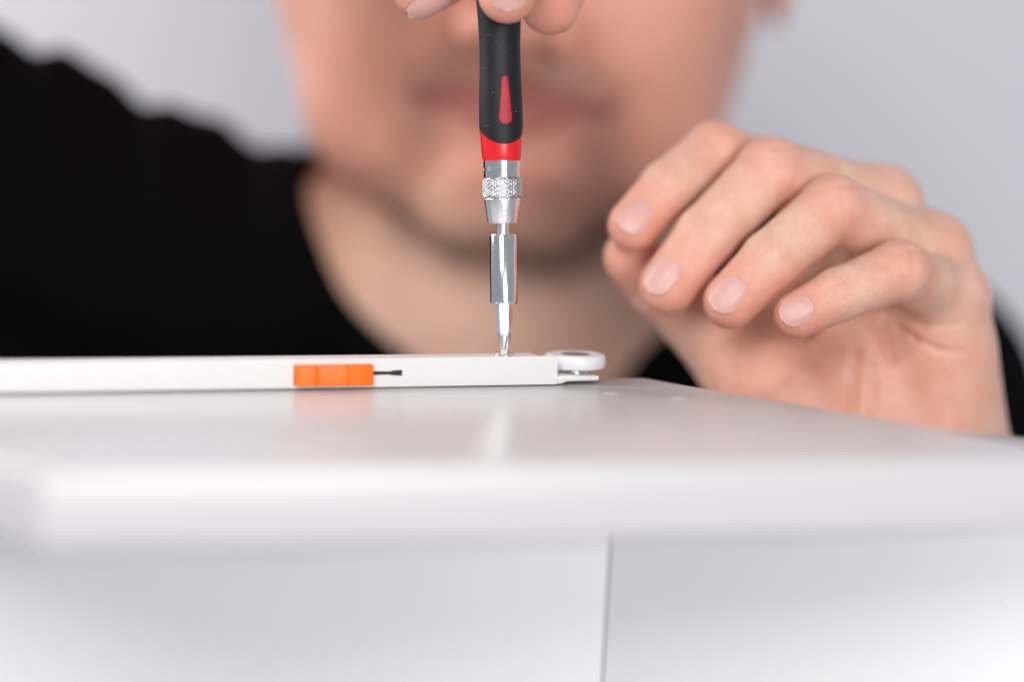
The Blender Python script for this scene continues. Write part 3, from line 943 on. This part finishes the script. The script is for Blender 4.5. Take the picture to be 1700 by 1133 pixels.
# hair and brows
def hair_f(p):
    q = ((p - HO.astype(np.float32)) @ HR_.astype(np.float32)) / HS; s = q.copy(); s[:, 0] = np.abs(s[:, 0])
    d = ell(q, (0, 107, -92), (94, 101, 101))
    d = d - 1.2 * np.sin(q[:, 0] * .35) * np.sin(q[:, 1] * .3) * np.sin(q[:, 2] * .28)
    cut = ell(q, (0, 62, 12), (68, 66, 52))
    d = smax(d, -cut, 4)
    low = (66 - q[:, 1]) - np.clip(-q[:, 2] - 95, 0, 60) * 1.3
    return smax(d, low, 4)
lo = HO + np.array([-130, 10, -230]); hi_ = HO + np.array([130, 260, 60])
vH, fH = surface(hair_f, lo, hi_, 3.5)
hair = bpy.data.objects.new('hair', mesh_from('hair', vH, fH, M_HAIR)); COL.objects.link(hair)
hair.data.polygons.foreach_set('use_smooth', np.ones(len(hair.data.polygons), bool))
under_person(hair)
def view_frame(c, x, y, z): return (to_room(c), ROT @ unit(x), ROT @ unit(y), ROT @ unit(z))
for sx in (-1, 1):
    # eyebrow: tapered bar following the brow
    gv = []; gf = []
    for i in range(9):
        t = i / 8; c = H(sx * (10 + 40 * t), 80 + 5 * math.sin(t * 2.4), 2.5 - 18 * t * t)
        r = 3.2 * math.sin(math.pi * (0.12 + 0.8 * (1 - t))) + 0.6
        for k in range(8):
            a = k * math.pi / 4; gv.append(to_room(c + HR_ @ np.array([0, math.cos(a) * r, math.sin(a) * 2.2])))
    for i in range(8):
        for k in range(8):
            gf.append([i * 8 + k, i * 8 + (k + 1) % 8, (i + 1) * 8 + (k + 1) % 8, (i + 1) * 8 + k])
    gf.append(list(range(8))); gf.append([64 + k for k in range(8)])
    link_mesh('eyebrow', gv, gf, M_HAIR, person)
    c = H(sx * 32, 60, -17.5)
    prof = [(12 * -math.cos(a), max(0.01, 12 * math.sin(a))) for a in np.linspace(0.02, math.pi - 0.5, 16)]
    look = HR_ @ unit([0, -0.35, 1]); xx = unit(np.cross([0, 1, 0], look)); yy = np.cross(look, xx)
    eye = link_mesh('eye', *lathe(prof, view_frame(c, xx, yy, look), 32), M_EYE, person, autos=60)
    link_mesh('iris', *lathe([(10.2, 5.8), (11.1, 5.0), (11.8, 2.5), (12.1, 0.3)], view_frame(c, xx, yy, look), 32), M_IRIS, person, autos=60)

# ---- fingernails
def nail(c, axis, nrm, w, l, R, curv=0.9, lift=0.25):
    """c: view-space centre of the nail on the skin, axis towards the tip"""
    nrm = unit(nrm); axis = unit(axis - nrm * np.dot(axis, nrm)); side = np.cross(axis, nrm)
    nu, nv = 17, 21; vs = []; fs = []; tone = []
    for lay in (0, 1):
        for i in range(nv):
            v = -1 + 2 * i / (nv - 1)
            sc_ = max(0.0, 1 - abs(v) ** (2.7 if v > 0 else 2.1)) ** 0.5
            for j in range(nu):
                u = -1 + 2 * j / (nu - 1)
                x = u * sc_ * w / 2
                phi = x / R
                e = max(abs(u), abs(v))
                h = lift - 0.42 * e ** 5 - curv * (v * l / 2) ** 2 / 60 - (0.55 if lay else 0)
                vs.append(to_room(c + axis * (v * l / 2) + side * R * math.sin(phi) + nrm * (R * math.cos(phi) - R + h)))
                tone.append((0.6 if v > 0.84 - 0.10 * u * u else (0.55 * max(0, 1 - ((v + 0.95) / 0.35) ** 2) if v < -0.6 else 0.0), 0, 0, 1))
    N_ = nu * nv
    for i in range(nv - 1):
        for j in range(nu - 1):
            a = i * nu + j; fs.append([a, a + 1, a + nu + 1, a + nu]); b = a + N_; fs.append([b, b + nu, b + nu + 1, b + 1])
    rim = [j for j in range(nu)] + [i * nu + nu - 1 for i in range(1, nv)] + [(nv - 1) * nu + j for j in range(nu - 2, -1, -1)] + [i * nu for i in range(nv - 2, 0, -1)]
    for k in range(len(rim)):
        a, b = rim[k], rim[(k + 1) % len(rim)]; fs.append([a, b, b + N_, a + N_])
    o = link_mesh('fingernail', vs, fs, M_NAIL, person)
    add_tone(o.data, np.array(tone, float))
    return o

def nail_on(f, J, R, nrm, w, l, back=0.0, push=None, lift=0.3):
    """find the skin along nrm from the fingertip axis and lay the nail there"""
    a = unit(J[-1] - J[-2]); n_ = unit(nrm); n_ = unit(n_ - a * np.dot(n_, a) * (0.75))
    c0 = J[-1] - a * back
    t = np.linspace(0, R[-1] * 2.2, 200)
    pts = (c0[None] + t[:, None] * n_[None]).astype(np.float32)
    d = f(pts); i = int(np.argmax(d > 0)) or 60
    c = c0 + n_ * t[i]
    return nail(c, a, n_, w, l, R[-1] * 0.98, lift=lift)

nail_on(lhand, LH['index'], LR_['index'], [-0.10, 0.22, 1.0], 10.0, 12.8, back=1.0)
nail_on(lhand, LH['middle'], LR_['middle'], [-0.42, 0.22, 0.9], 10.4, 13.6, back=1.2)
nail_on(lhand, LH['ring'], LR_['ring'], [-0.38, 0.10, 0.9], 9.9, 12.4, back=0.8)
nail_on(lhand, LH['pinky'], LR_['pinky'], [-0.45, 0.05, 0.9], 8.4, 10.4, back=0.2)
nail_on(lhand, LH['thumb'], LR_['thumb'], [-0.3, 0.2, -0.95], 12, 13, back=1.0)
nail_on(rhand, RH['index'], RR['index'], [0.05, 0.1, 1.0], 11.0, 12.5, back=2.6)
nail_on(rhand, RH['ring'], RR['ring'], [-0.05, -0.95, 0.45], 10.5, 13.0, back=1.5)
nail_on(rhand, RH['middle'], RR['middle'], [0.6, 0.1, -0.9], 11, 12, back=0.5)
nail_on(rhand, RH['pinky'], RR['pinky'], [0.2, 0.6, 0.6], 9, 10, back=0.5)
nail_on(rhand, RH['thumb'], RR['thumb'], [-0.6, 0.1, -0.8], 12, 13, back=0.5)
